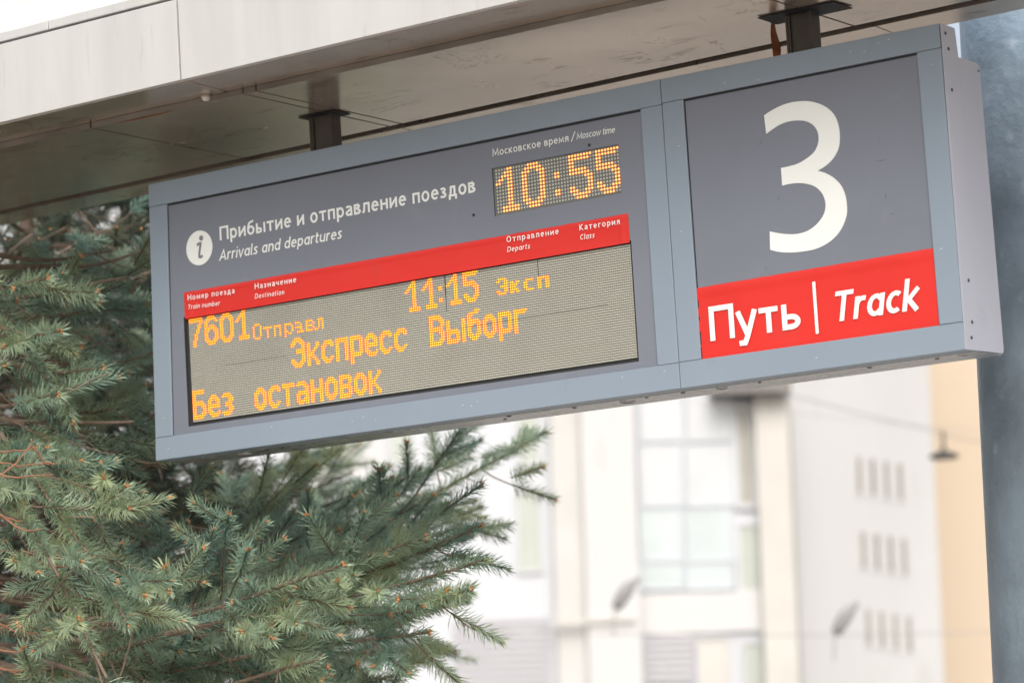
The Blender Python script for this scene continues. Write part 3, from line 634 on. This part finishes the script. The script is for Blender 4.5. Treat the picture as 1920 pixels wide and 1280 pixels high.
A.window(1384, 765, 1410, 945, 'glassd'); A.window(1388, 985, 1426, 1104, 'glassg')
A.window(972, 922, 1012, 1068, 'glassg', fw_=.12); A.window(972, 770, 1008, 868, 'glassg', fw_=.12); A.window(732, 922, 772, 1068, 'glassg', fw_=.12); A.window(732, 730, 772, 868, 'glassg', fw_=.12)
A.window(520, 922, 560, 1068, 'glassg', fw_=.12); A.window(330, 922, 370, 1068, 'glassg', fw_=.12); A.window(10, 480, 60, 600, 'glassg', fw_=.12); A.window(150, 480, 210, 600, 'glassg', fw_=.12)
for r_ in range(10): A.rect('louvre', 850, 1158 + r_ * 13, 1030, 1169 + r_ * 13, -.12, .0, 'louvreg')
A.rect('cream_panel', 575, 700, 722, 1150, -.1, .0, 'plaster')
A.rect('parapet', -700, 236, 1429, 250, -.3, 12, 'cream')
Bq = Facade('white_rendered_building', 1493, 123, R_(40), 'plain white rendered building with rows of narrow slit windows right of the glazed bay')
Bq.rect('wall', 1493, 300, 1757, 1700, 0, 9, 'plaster')
for py, xs in ((857, 1604), (997, 1612), (1142, 1621)):
    for i in range(4):
        x = xs + i * 25.5; y = py + i * 4.2
        u0, _ = Bq.uv(x, y); u1, _ = Bq.uv(x + 9, y); _, z1 = Bq.uv(x, y); _, z0 = Bq.uv(x, y + 66)
        fr = .1; g = Geo(); g.box(u0 - fr, u0, -.05, .03, z0 - fr, z1 + fr); g.box(u1, u1 + fr, -.05, .03, z0 - fr, z1 + fr); g.box(u0, u1, -.05, .03, z0 - fr, z0); g.box(u0, u1, -.05, .03, z1, z1 + fr)
        w_ = g.build('slit_window', M['plaster'], Bq.e); g = Geo(); g.box(u0, u1, -.012, -.004, z0, z1); g.build('pane', M['slit'], w_)
Bq.rect('parapet', 1494, 286, 1757, 300, -.3, 9, 'cream')
Pq = Facade('peach_building', 1757, 140, R_(10), 'peach-orange rendered building showing between the white wall and the steel mast')
Pq.rect('wall', 1757, 330, 2300, 1700, 0, 14, 'peach'); Pq.rect('parapet', 1752, 318, 2305, 330, -.3, 14, 'cream')
Tq = Facade('pale_tower', -500, 190, 0, 'pale tower block in the upper left corner above the canopy')
Tq.rect('wall', -600, -420, 420, 1560, 0, 20, 'white_clad')
M['towerglass'] = mat('tower_glass', (.62, .70, .78), .2, coat=.3)
for x in (-300, -120, 178, 205, 330):
    Tq.rect('window', x, -380, x + 16, 300, -.2, 0, 'towerglass')

# ------------------------------------------------------------------ lamps on span wires
M['lamp'] = mat('lamp_grey', (.25, .245, .24), .5); M['lampb'] = mat('lamp_black', (.05, .05, .05), .45); M['wire'] = mat('wire_grey', (.33, .32, .31), .6)
def wire(a, b, sag, label, r=.018):
    a = Vector(at(*a)); b = Vector(at(*b)); pts = [a.lerp(b, t / 24) - Vector((0, 0, sag * 4 * (t / 24) * (1 - t / 24))) for t in range(25)]
    o = empty('span_wire', pts[0], label, 'wire', 'wires strung across the street'); g = Geo(); g.tube([p - pts[0] for p in pts], r, 5); g.build('wire', M['wire'], o)
wire((1430, 726, 46), (2100, 886, 52), .05, 'upper span wire crossing the white wall down to the domed lamp', .010)
wire((900, 1178, 48), (2150, 1172, 50), .12, 'lower span wire running level across the building fronts under the tilted lamps', .010)
wire((1240, 745, 60), (2200, 830, 66), .1, 'thin wire just under the right end of the sign', .007)
def cobra(px, py, d, label):
    p = Vector(at(px, py, d)); o = empty('street_lamp', p, label, 'street lamp', 'grey lamp heads over the street')
    s = d / FPX; ax = rt * .82 + Vector((0, 0, 1)) * 1.0; ax.normalize(); L_ = 70 * s
    pr = []; n = 12
    g = Geo(); pts = []; rd = []
    for i in range(11):
        t = i / 10; c = ax * (L_ * (t - .5)) + Vector((0, 0, 1)) * (math.sin(t * math.pi) * 7 * s); pts.append(c); rd.append(s * (6 + 7 * math.sin(min(1, t * 1.1 + .12) * math.pi) ** .7))
    g.tube(pts, rd, 10); g.build('lamp_head', M['lamp'], o, smooth=True)
    g = Geo(); g.tube([pts[0], pts[0] + Vector((0, 0, -20 * s)) - rt * 3 * s, pts[0] + Vector((0, 0, -52 * s)) - rt * 6 * s], s * 2.2, 6); g.build('bracket', M['wire'], o)
cobra(1176, 1112, 48, 'tilted grey street lamp head in front of the white pier left of the bay')
cobra(1588, 1158, 48, 'tilted grey street lamp head left of the lowest slit windows')
p = Vector(at(1770, 853, 50)); lamp = empty('domed_lamp', p, 'black domed lamp hanging from the wire before the peach wall', 'street lamp')
s = 50 / FPX; g = Geo(); prof = [(4, 14), (6, 8), (20, 4), (27, 0), (28, -5), (22, -7), (0.1, -8)]; n = 20; vs = []
for r_, z_ in prof: vs += [(r_ * s * math.cos(i * math.tau / n), r_ * s * math.sin(i * math.tau / n), z_ * s) for i in range(n)]
g.add(vs, [(k * n + i, k * n + (i + 1) % n, (k + 1) * n + (i + 1) % n, (k + 1) * n + i) for k in range(len(prof) - 1) for i in range(n)]); g.build('shade', M['lampb'], lamp, smooth=True)
g = Geo(); g.cyl((0, 0, 12 * s), (0, 0, 46 * s), 3 * s, n=8); g.build('stem', M['lampb'], lamp)

# ------------------------------------------------------------------ spruce trees
def leaf_mat(name='spruce_needles', k=1.):
    m = bpy.data.materials.new(name); m.use_nodes = True; n = m.node_tree.nodes; L = m.node_tree.links; b = n['Principled BSDF']
    ge = n.new('ShaderNodeNewGeometry'); t = n.new('ShaderNodeTexNoise'); t.inputs['Scale'].default_value = 3.2; t.inputs['Detail'].default_value = 3
    L.new(ge.outputs['Position'], t.inputs[0])
    t2 = n.new('ShaderNodeTexNoise'); t2.inputs['Scale'].default_value = 45; L.new(ge.outputs['Position'], t2.inputs[0])
    ad = n.new('ShaderNodeMath'); ad.operation = 'MULTIPLY_ADD'; ad.inputs[1].default_value = .35; L.new(t2.outputs[0], ad.inputs[0]); L.new(t.outputs[0], ad.inputs[2])
    cr = n.new('ShaderNodeValToRGB'); L.new(ad.outputs[0], cr.inputs[0])
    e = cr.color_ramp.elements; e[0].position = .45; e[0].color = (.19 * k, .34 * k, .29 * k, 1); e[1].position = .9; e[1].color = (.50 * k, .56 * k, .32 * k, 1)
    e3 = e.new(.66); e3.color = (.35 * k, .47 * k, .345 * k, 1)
    L.new(cr.outputs[0], b.inputs['Base Color']); b.inputs['Roughness'].default_value = .45; b.inputs['Specular IOR Level'].default_value = .4
    tr_ = n.new('ShaderNodeBsdfTranslucent'); L.new(cr.outputs[0], tr_.inputs[0]); ms = n.new('ShaderNodeMixShader'); ms.inputs[0].default_value = .36
    L.new(b.outputs[0], ms.inputs[1]); L.new(tr_.outputs[0], ms.inputs[2]); L.new(ms.outputs[0], n['Material Output'].inputs[0])
    return m
NM = leaf_mat(); NMD = leaf_mat('shade_darkened_needles', .28); WM = mat('spruce_bark', (.15, .11, .08), .9, var=.3, vscale=20, bump=.5, bscale=60); BM = mat('spruce_bud', (.46, .22, .09), .6, var=.3, vscale=30); DM = mat('dead_twig', (.22, .11, .065), .85, var=.2, vscale=20)  # NMD: needle colour darkened to carry the shade under the canopy
def make_shoot(seed, L_=.13, bud=True, nn=120):
    r = np.random.default_rng(seed); V = []; F = []; MI = []
    def addf(v, f, mi):
        b = len(V); V.extend(v); F.extend([tuple(i + b for i in q) for q in f]); MI.extend([mi] * len(f))
    for i in range(nn):                            # needles, three-sided spikes slightly curved to the tip
        t = (i + r.random()) / nn; a = i * 2.39996 + r.normal() * .3; x = L_ * (.02 + .97 * t)
        ln = (.038 + .014 * r.random()) * (.55 if r.random() < .06 else 1) * (1 - .25 * t ** 4); el = R_(64 - 30 * t ** 3 + r.normal() * 8)
        up = np.array([0, math.cos(a), math.sin(a)])
        if up[2] < -.3: el *= .8; ln *= .9
        d = np.array([math.cos(el), 0, 0]) + up * math.sin(el); d /= np.linalg.norm(d)
        base = np.array([x, 0, 0]) + up * .0015; s_ = np.cross(d, up); s_ /= np.linalg.norm(s_) + 1e-9; u2 = np.cross(s_, d); w_ = .0018
        mid = base + d * ln * .55; tip = base + d * ln + np.array([.004, 0, .001]) * (1 - t)
        addf([base - s_ * w_, base + s_ * w_, mid + s_ * w_ * .9, mid - s_ * w_ * .9, mid + u2 * w_ * .8, tip, base + u2 * w_ * .5], [(0, 1, 2, 3), (3, 2, 5), (6, 4, 2, 1), (6, 0, 3, 4), (3, 5, 4), (4, 5, 2)][:6], 0)
    n = 5
    ring = lambda x, rr: [np.array([x, rr * math.cos(k * math.tau / n), rr * math.sin(k * math.tau / n)]) for k in range(n)]
    addf(ring(0, .0028) + ring(L_, .0018), [(k, (k + 1) % n, (k + 1) % n + n, k + n) for k in range(n)], 1)
    if bud:
        for k in range(3 if r.random() < .6 else 1):
            c = np.array([L_ + .004, 0, 0]) + (np.array([-.003, math.cos(k * 2.1 + 1), math.sin(k * 2.1 + 1)]) * .0065 if k else 0)
            q = 5; rr = .0040
            v = [c + np.array([-.006, 0, 0])] + [c + np.array([0, rr * math.cos(j * math.tau / q), rr * math.sin(j * math.tau / q)]) for j in range(q)] + [c + np.array([.008, 0, 0])]
            addf(v, [(0, 1 + j, 1 + (j + 1) % q) for j in range(q)] + [(q + 1, 1 + (j + 1) % q, 1 + j) for j in range(q)], 2)
    return np.array(V, float), F, np.array(MI)
def shoot_mesh(sh, name):
    V, F, MI = sh; me = bpy.data.meshes.new(name); me.from_pydata(V.tolist(), [], F)
    for m_ in (NM, WM, BM): me.materials.append(m_)
    me.polygons.foreach_set('material_index', MI); return me
SH = [make_shoot(s_, .15, True, 100) for s_ in range(4)] + [make_shoot(10 + s_, .15, False, 88) for s_ in range(4)]
SHM = [shoot_mesh(s_, 'shoot') for s_ in SH]
for s_ in range(len(SH)):                          # flat arrays for fast joining
    V, F, MI = SH[s_]; SH[s_] = (V, np.array([len(f) for f in F]), np.concatenate([np.array(f) for f in F]), MI)
LV = [make_shoot(40 + s_, .15, s_ < 2, 60) for s_ in range(4)]
LV = [(V, np.array([len(f) for f in F]), np.concatenate([np.array(f) for f in F]), MI) for V, F, MI in LV]
def join_shoots(name, items, lib, parent, nm):
    Vs = []; Ls = []; Ns = []; Ms = []; off = 0
    for k, Mx in items:
        V, N, Lp, MI = lib[k]; m_ = np.array(Mx); Vs.append(V @ m_[:3, :3].T + m_[:3, 3]); Ls.append(Lp + off); Ns.append(N); Ms.append(MI); off += len(V)
    V = np.concatenate(Vs); Lp = np.concatenate(Ls); N = np.concatenate(Ns); MI = np.concatenate(Ms)
    me = bpy.data.meshes.new(name); me.vertices.add(len(V)); me.vertices.foreach_set('co', V.astype(np.float32).ravel())
    me.loops.add(len(Lp)); me.loops.foreach_set('vertex_index', Lp.astype(np.int32)); me.polygons.add(len(N))
    me.polygons.foreach_set('loop_start', np.concatenate([[0], np.cumsum(N)[:-1]]).astype(np.int32))
    for m_ in (nm, WM, BM): me.materials.append(m_)
    me.polygons.foreach_set('material_index', MI.astype(np.int32)); me.update(calc_edges=True)
    o = bpy.data.objects.new(name, me); link(o, parent); o['kind'] = 'stuff'; return o
def orient(p, d, roll, s):
    d = d.normalized(); y = Vector((0, 0, 1)).cross(d)
    if y.length < .05: y = Vector((0, 1, 0)).cross(d)
    y.normalize(); z = d.cross(y); Rm = Matrix((d, y, z)).transposed() @ Matrix.Rotation(roll, 3, 'X')
    return Matrix.Translation(p) @ (Rm * s).to_4x4()
def inview(p, mx=260, my=200):
    c = RT @ (np.array(p) - CAM)
    if c[2] < 1: return False
    x = 960 + FPX * c[0] / c[2]; y = 640 + FPX * c[1] / c[2]
    return -mx < x < 1180 + mx * .3 and 180 < y < 1280 + my
def cv(a, b, bow, n):
    a = Vector(a); b = Vector(b); L_ = (b - a).length
    ph = random.random() * 6.28; w1 = random.uniform(.010, .022)
    return [a.lerp(b, i / n) + Vector((0, 0, -bow * L_ * math.sin(math.pi * (i / n) ** .8))) + Vector((math.sin(ph + 5 * i / n), math.cos(ph * 1.7 + 4 * i / n), math.sin(ph * 2.3 + 6 * i / n))) * w1 * L_ * math.sin(math.pi * i / n) for i in range(n + 1)]
def axis_shoots(pts, start, out, lib_n=4, step=.115, s0=1.):
    # walk the polyline placing shoots from distance `start` to its end
    L_ = [0]
    for i in range(1, len(pts)): L_.append(L_[-1] + (pts[i] - pts[i - 1]).length)
    T = L_[-1]; x = max(T - .148 * s0, .002); first = True
    while x > start or first:
        i = max(j for j in range(len(L_) - 1) if L_[j] <= x + 1e-9) if x > 0 else 0
        f = (x - L_[i]) / max(1e-6, L_[i + 1] - L_[i]); p = pts[i].lerp(pts[i + 1], f); d = pts[i + 1] - pts[i]
        if first: d = pts[-1] - p
        if inview(p): out.append((random.randrange(4) + (0 if first else 4), orient(p, d, random.random() * 6.28, s0 * random.uniform(.92, 1.08))))
        x -= step * s0; first = False
def blocks_sign(p, m=0):                           # nothing of the tree grows through the sign or the canopy
    c = RT @ (np.array(p) - CAM); x = 960 + FPX * c[0] / c[2]; y = 640 + FPX * c[1] / c[2]; pz = MSI @ Vector(p)
    return (c[2] < 9.27 - (x - 285) * .00102 + .42 and x > 250 and y < 893 - (x - 278) * .1375) or (pz.z > 3.36 and pz.y < .62) or (c[2] < 10.6 and y < 425 and x > 20)
def branch(tree, a, b, bow=.06, spread=.42, dens=.155, leafstart=.36, big=True, s0=1.08, wood_r=.009, inner=.19, sub=True):
    L_ = (Vector(b) - Vector(a)).length; main = cv(a, b, bow, 14)
    g = Geo(); g.tube(main, [wood_r * (1 - .8 * i / 14) + .002 for i in range(15)], 6)
    sh = []; axis_shoots(main, L_ * leafstart * 1.3, sh, s0=s0)
    d0 = L_ * inner; side = random.choice((-1, 1)); x = d0
    tot = [0]
    for i in range(1, 15): tot.append(tot[-1] + (main[i] - main[i - 1]).length)
    while x < tot[-1] - .07:
        i = max(j for j in range(14) if tot[j] <= x); p = main[i].lerp(main[i + 1], (x - tot[i]) / (tot[i + 1] - tot[i])); d = (main[i + 1] - main[i]).normalized()
        sv = d.cross(Vector((0, 0, 1))); sv.normalize(); upv = sv.cross(d)
        ang = R_(random.uniform(35, 65)); az = R_(random.uniform(-42, 48)); dr = d * math.cos(ang) + (sv * side * math.cos(az) + upv * math.sin(az)) * math.sin(ang)
        if random.random() < .22: dr = d * .6 + sv * side * .25 + Vector((0, 0, -1)) * random.uniform(.3, .8)
        dr.normalize(); rem = tot[-1] - x; l2 = min(spread * rem ** .85 + .13, .62) * random.uniform(.75, 1.15) * s0
        e = p + dr * l2 + Vector((0, 0, -.02 * l2)); pts = cv(p, e, .05, 6); 
        if inview(p.lerp(e, .5), 330) and not (blocks_sign(e) or blocks_sign(e + dr * .05) or blocks_sign(p.lerp(e, .5))):
            g.tube(pts, [.0032 * (1 - .5 * j / 6) for j in range(7)], 4); axis_shoots(pts, l2 * (.1 if x > L_ * .35 else .35), sh, s0=s0)
            if sub:
                y = .09; s2 = random.choice((-1, 1))
                while y < l2 - .05:
                    q = p.lerp(e, y / l2); dd = (e - p).normalized(); sv2 = dd.cross(Vector((0, 0, 1))).normalized(); an = R_(random.uniform(35, 55))
                    d3 = dd * math.cos(an) + sv2 * s2 * math.sin(an) + Vector((0, 0, 1)) * random.uniform(-.45, .5); d3.normalize(); l3 = (.12 + .32 * (l2 - y)) * random.uniform(.8, 1.1)
                    if x > L_ * .18: axis_shoots([q, q + d3 * l3 * .5, q + d3 * l3 + Vector((0, 0, .01))], .0, sh, s0=s0 * .95)
                    y += random.uniform(.13, .18) * s0; s2 = -s2
        x += dens * random.uniform(.75, 1.2) * s0; side = -side
    br = g.build('branch', WM, tree); return br, sh
def mktree(name, base, h, label, specs, lib, budget, r0=.09, nm=None, **kw):
    nm = nm or NM
    t = empty(name, base, label, 'tree', 'blue spruces beside the canopy'); bv = Vector(base)
    g = Geo(); n = 12; g.tube([(math.sin(i) * .015, math.cos(i * 1.7) * .015, h * i / n) for i in range(n + 1)], [r0 * (1 - .9 * i / n) + .004 for i in range(n + 1)], 12); g.build('trunk', WM, t, smooth=True)
    allsh = []
    for sp_ in specs:
        a, b = sp_[0], sp_[1]; k = dict(kw); k.update(sp_[2] if len(sp_) > 2 else {})
        br, sh = branch(t, Vector(a) - bv, Vector(b) - bv, **k) if False else branch_rel(t, bv, a, b, k)
        allsh.append((br, sh))
    # the shoots that show largest are parts, the rest are joined per branch
    flat = []
    for bi, (br, sh) in enumerate(allsh):
        for it in sh:
            c = RT @ (np.array(it[1].translation) - CAM); x = 960 + FPX * c[0] / c[2]; y = 640 + FPX * c[1] / c[2]
            vis = (-20 < x < 1060 and 340 < y < 1290) and not (x > 285 and y < 850 - (x - 285) * .13 and y > 300)
            flat.append((c[2] - (5 if vis else 0), bi, it))
    def hides(q):
        p = q[2][1].translation + q[2][1].to_3x3() @ Vector((.09, 0, 0))
        if blocks_sign(p): return True
        c = RT @ (np.array(p) - CAM); x = 960 + FPX * c[0] / c[2]
        return budget > 0 and x < 560 and noise.noise(Vector((p.x * 2.6, p.y * 2.6, p.z * 4.2)) + Vector((3, 8, 1))) > .12
    flat = [q for q in flat if not hides(q)]
    flat.sort(key=lambda q: q[0]); top_ = flat[:budget]; rest = flat[budget:]
    inv = Matrix.Translation(-bv)
    for _, bi, (k, Mx) in top_:
        o = bpy.data.objects.new('needled_shoot', SHM[k]); link(o, allsh[bi][0]); o.matrix_local = inv @ Mx
    by_b = {}
    for _, bi, (k, Mx) in rest: by_b.setdefault(bi, []).append((k % len(lib), inv @ Mx))
    for bi, its in by_b.items(): join_shoots('foliage', its, lib, allsh[bi][0], nm)
    print(name, 'shoots', len(flat)); return t
def branch_rel(t, bv, a, b, k):
    br, sh = branch(t, a, b, **k)
    br.data.transform(Matrix.Translation(-bv)); return br, sh
D0 = 9.75
tx = Vector(at(-130, 900, D0))
def S(py0, px, py, d, **k):
    z = at(-130, py0, D0)[2]; a = Vector((tx.x, tx.y, z)); return (a, Vector(at(px, py, d)), k)
specs = [
 S(440, 210, 470, 10.3), S(480, 330, 450, 10.6), S(500, 90, 520, 9.3), S(520, 240, 520, 9.5), S(560, 350, 560, 10.3), S(560, 110, 620, 9.2),
 S(640, 350, 650, 10.2), S(620, 190, 690, 9.3), S(690, 110, 740, 9.0), S(700, 340, 760, 10.3), S(740, 250, 790, 9.4), S(760, 60, 830, 9.0), S(770, 320, 880, 9.9, bow=-.03),
 S(820, 300, 960, 9.6, bow=-.03), S(840, 430, 1000, 10.0), S(900, 380, 1090, 9.3), S(930, 560, 985, 10.9), S(1000, 640, 960, 11.6), S(1060, 820, 930, 11.4, bow=.1), S(1080, 860, 1010, 10.4, bow=.08),
 S(1050, 1020, 812, 10.9, bow=.14), S(1040, 890, 835, 11.0, bow=.12), S(1050, 760, 885, 11.4, bow=.10), S(1060, 900, 950, 10.6, bow=.11), S(1080, 700, 930, 11.0, bow=.08),
 S(1100, 900, 985, 9.1, bow=.10), S(1130, 905, 1050, 8.9, bow=.08), S(1130, 790, 1010, 9.1, bow=.08), S(1160, 865, 1118, 9.0, bow=.07), S(1170, 640, 1060, 8.7, bow=.05), S(1200, 800, 1185, 9.0, bow=.06),
 S(1210, 560, 1130, 8.8), S(1260, 760, 1262, 9.2), S(1270, 600, 1235, 8.7), S(1300, 780, 1330, 9.3), S(1320, 450, 1290, 8.6), S(1340, 640, 1350, 8.9),
 S(780, 240, 1170, 8.35, bow=-.10, spread=.34), S(860, 200, 1270, 8.2, bow=-.10, spread=.34), S(820, 110, 1080, 8.3, bow=-.06), S(1120, 330, 1300, 8.6),
 S(880, 200, 700, 10.7), S(1150, 400, 1180, 10.5), S(700, 100, 560, 10.7), S(1100, 500, 1020, 10.6),
 S(480, 60, 440, 11.0), S(470, 200, 430, 11.4), S(560, 300, 500, 11.3)]
random.seed(11)
mktree('blue_spruce', (tx.x, tx.y, .0), 3.1, 'near blue spruce with orange buds filling the left side and lower left', specs, SH, 300)
def cone_tree(seed, px, d, top, rad_, label, lib, n, z0=.9, sc_=1., nm=None):
    random.seed(seed); c = Vector(at(px, 900, d)); sp_ = []
    for i in range(n):
        z = z0 + (top - z0 - .15) * i / n; L_ = rad_ * max(.05, 1 - (z - z0) / (top - z0 + .12)) ** .42 * random.uniform(.85, 1.12); a_ = i * 2.4 + random.random()
        dv = rt * math.cos(a_) + fwd * math.sin(a_)
        sp_.append((Vector((c.x, c.y, z)), Vector((c.x, c.y, z)) + dv * L_ + Vector((0, 0, .14 * L_)), dict(dens=.13, s0=sc_, spread=.6, leafstart=.15, inner=.1)))
    mktree('blue_spruce', (c.x, c.y, 0), top, label, sp_, lib, 0, nm=nm)
cone_tree(5, 250, 13.8, 4.75, 1.35, 'second spruce farther back, soft and pale green under the left end of the sign', LV, 90, sc_=1.2)
cone_tree(6, 60, 11.9, 4.32, 1.3, 'spruce with shade-darkened needles behind the near one at the left edge under the canopy', LV, 130, sc_=1.2, nm=NMD)
# bare dead twigs near the first trunk
twg = [(-30, 905, 60, 835, 8.3), (60, 840, 105, 870, 8.3), (-30, 860, 100, 868, 8.35), (-30, 885, 100, 886, 8.3), (-20, 950, 42, 975, 8.4), (0, 965, 80, 995, 8.4), (40, 1035, 180, 1045, 8.5), (50, 1040, 165, 1032, 8.5), (60, 1048, 130, 1058, 8.5), (60, 1030, 170, 1046, 8.52), (-20, 1200, 40, 1220, 8.1), (-30, 1240, 45, 1256, 8.1), (-40, 835, 60, 838, 8.3), (-20, 1160, 70, 1185, 8.6), (-40, 1190, 50, 1150, 8.7), (0, 1250, 150, 1290, 8.9)]
tr = bpy.data.objects['blue_spruce']
for x0, y0, x1, y1, d in twg:
    a = Vector(at(x0, y0, d)); b = Vector(at(x1, y1, d + random.uniform(-.1, .1))); pts = [a.lerp(b, i / 6) + Vector((random.uniform(-.004, .004), 0, random.uniform(-.005, .005) - .012 * math.sin(i / 6 * math.pi))) for i in range(7)]
    g = Geo(); g.tube([p - tx.xy.to_3d() for p in pts], [.0036 - .0003 * i for i in range(7)], 5); g.build('dead_twig', DM, tr)
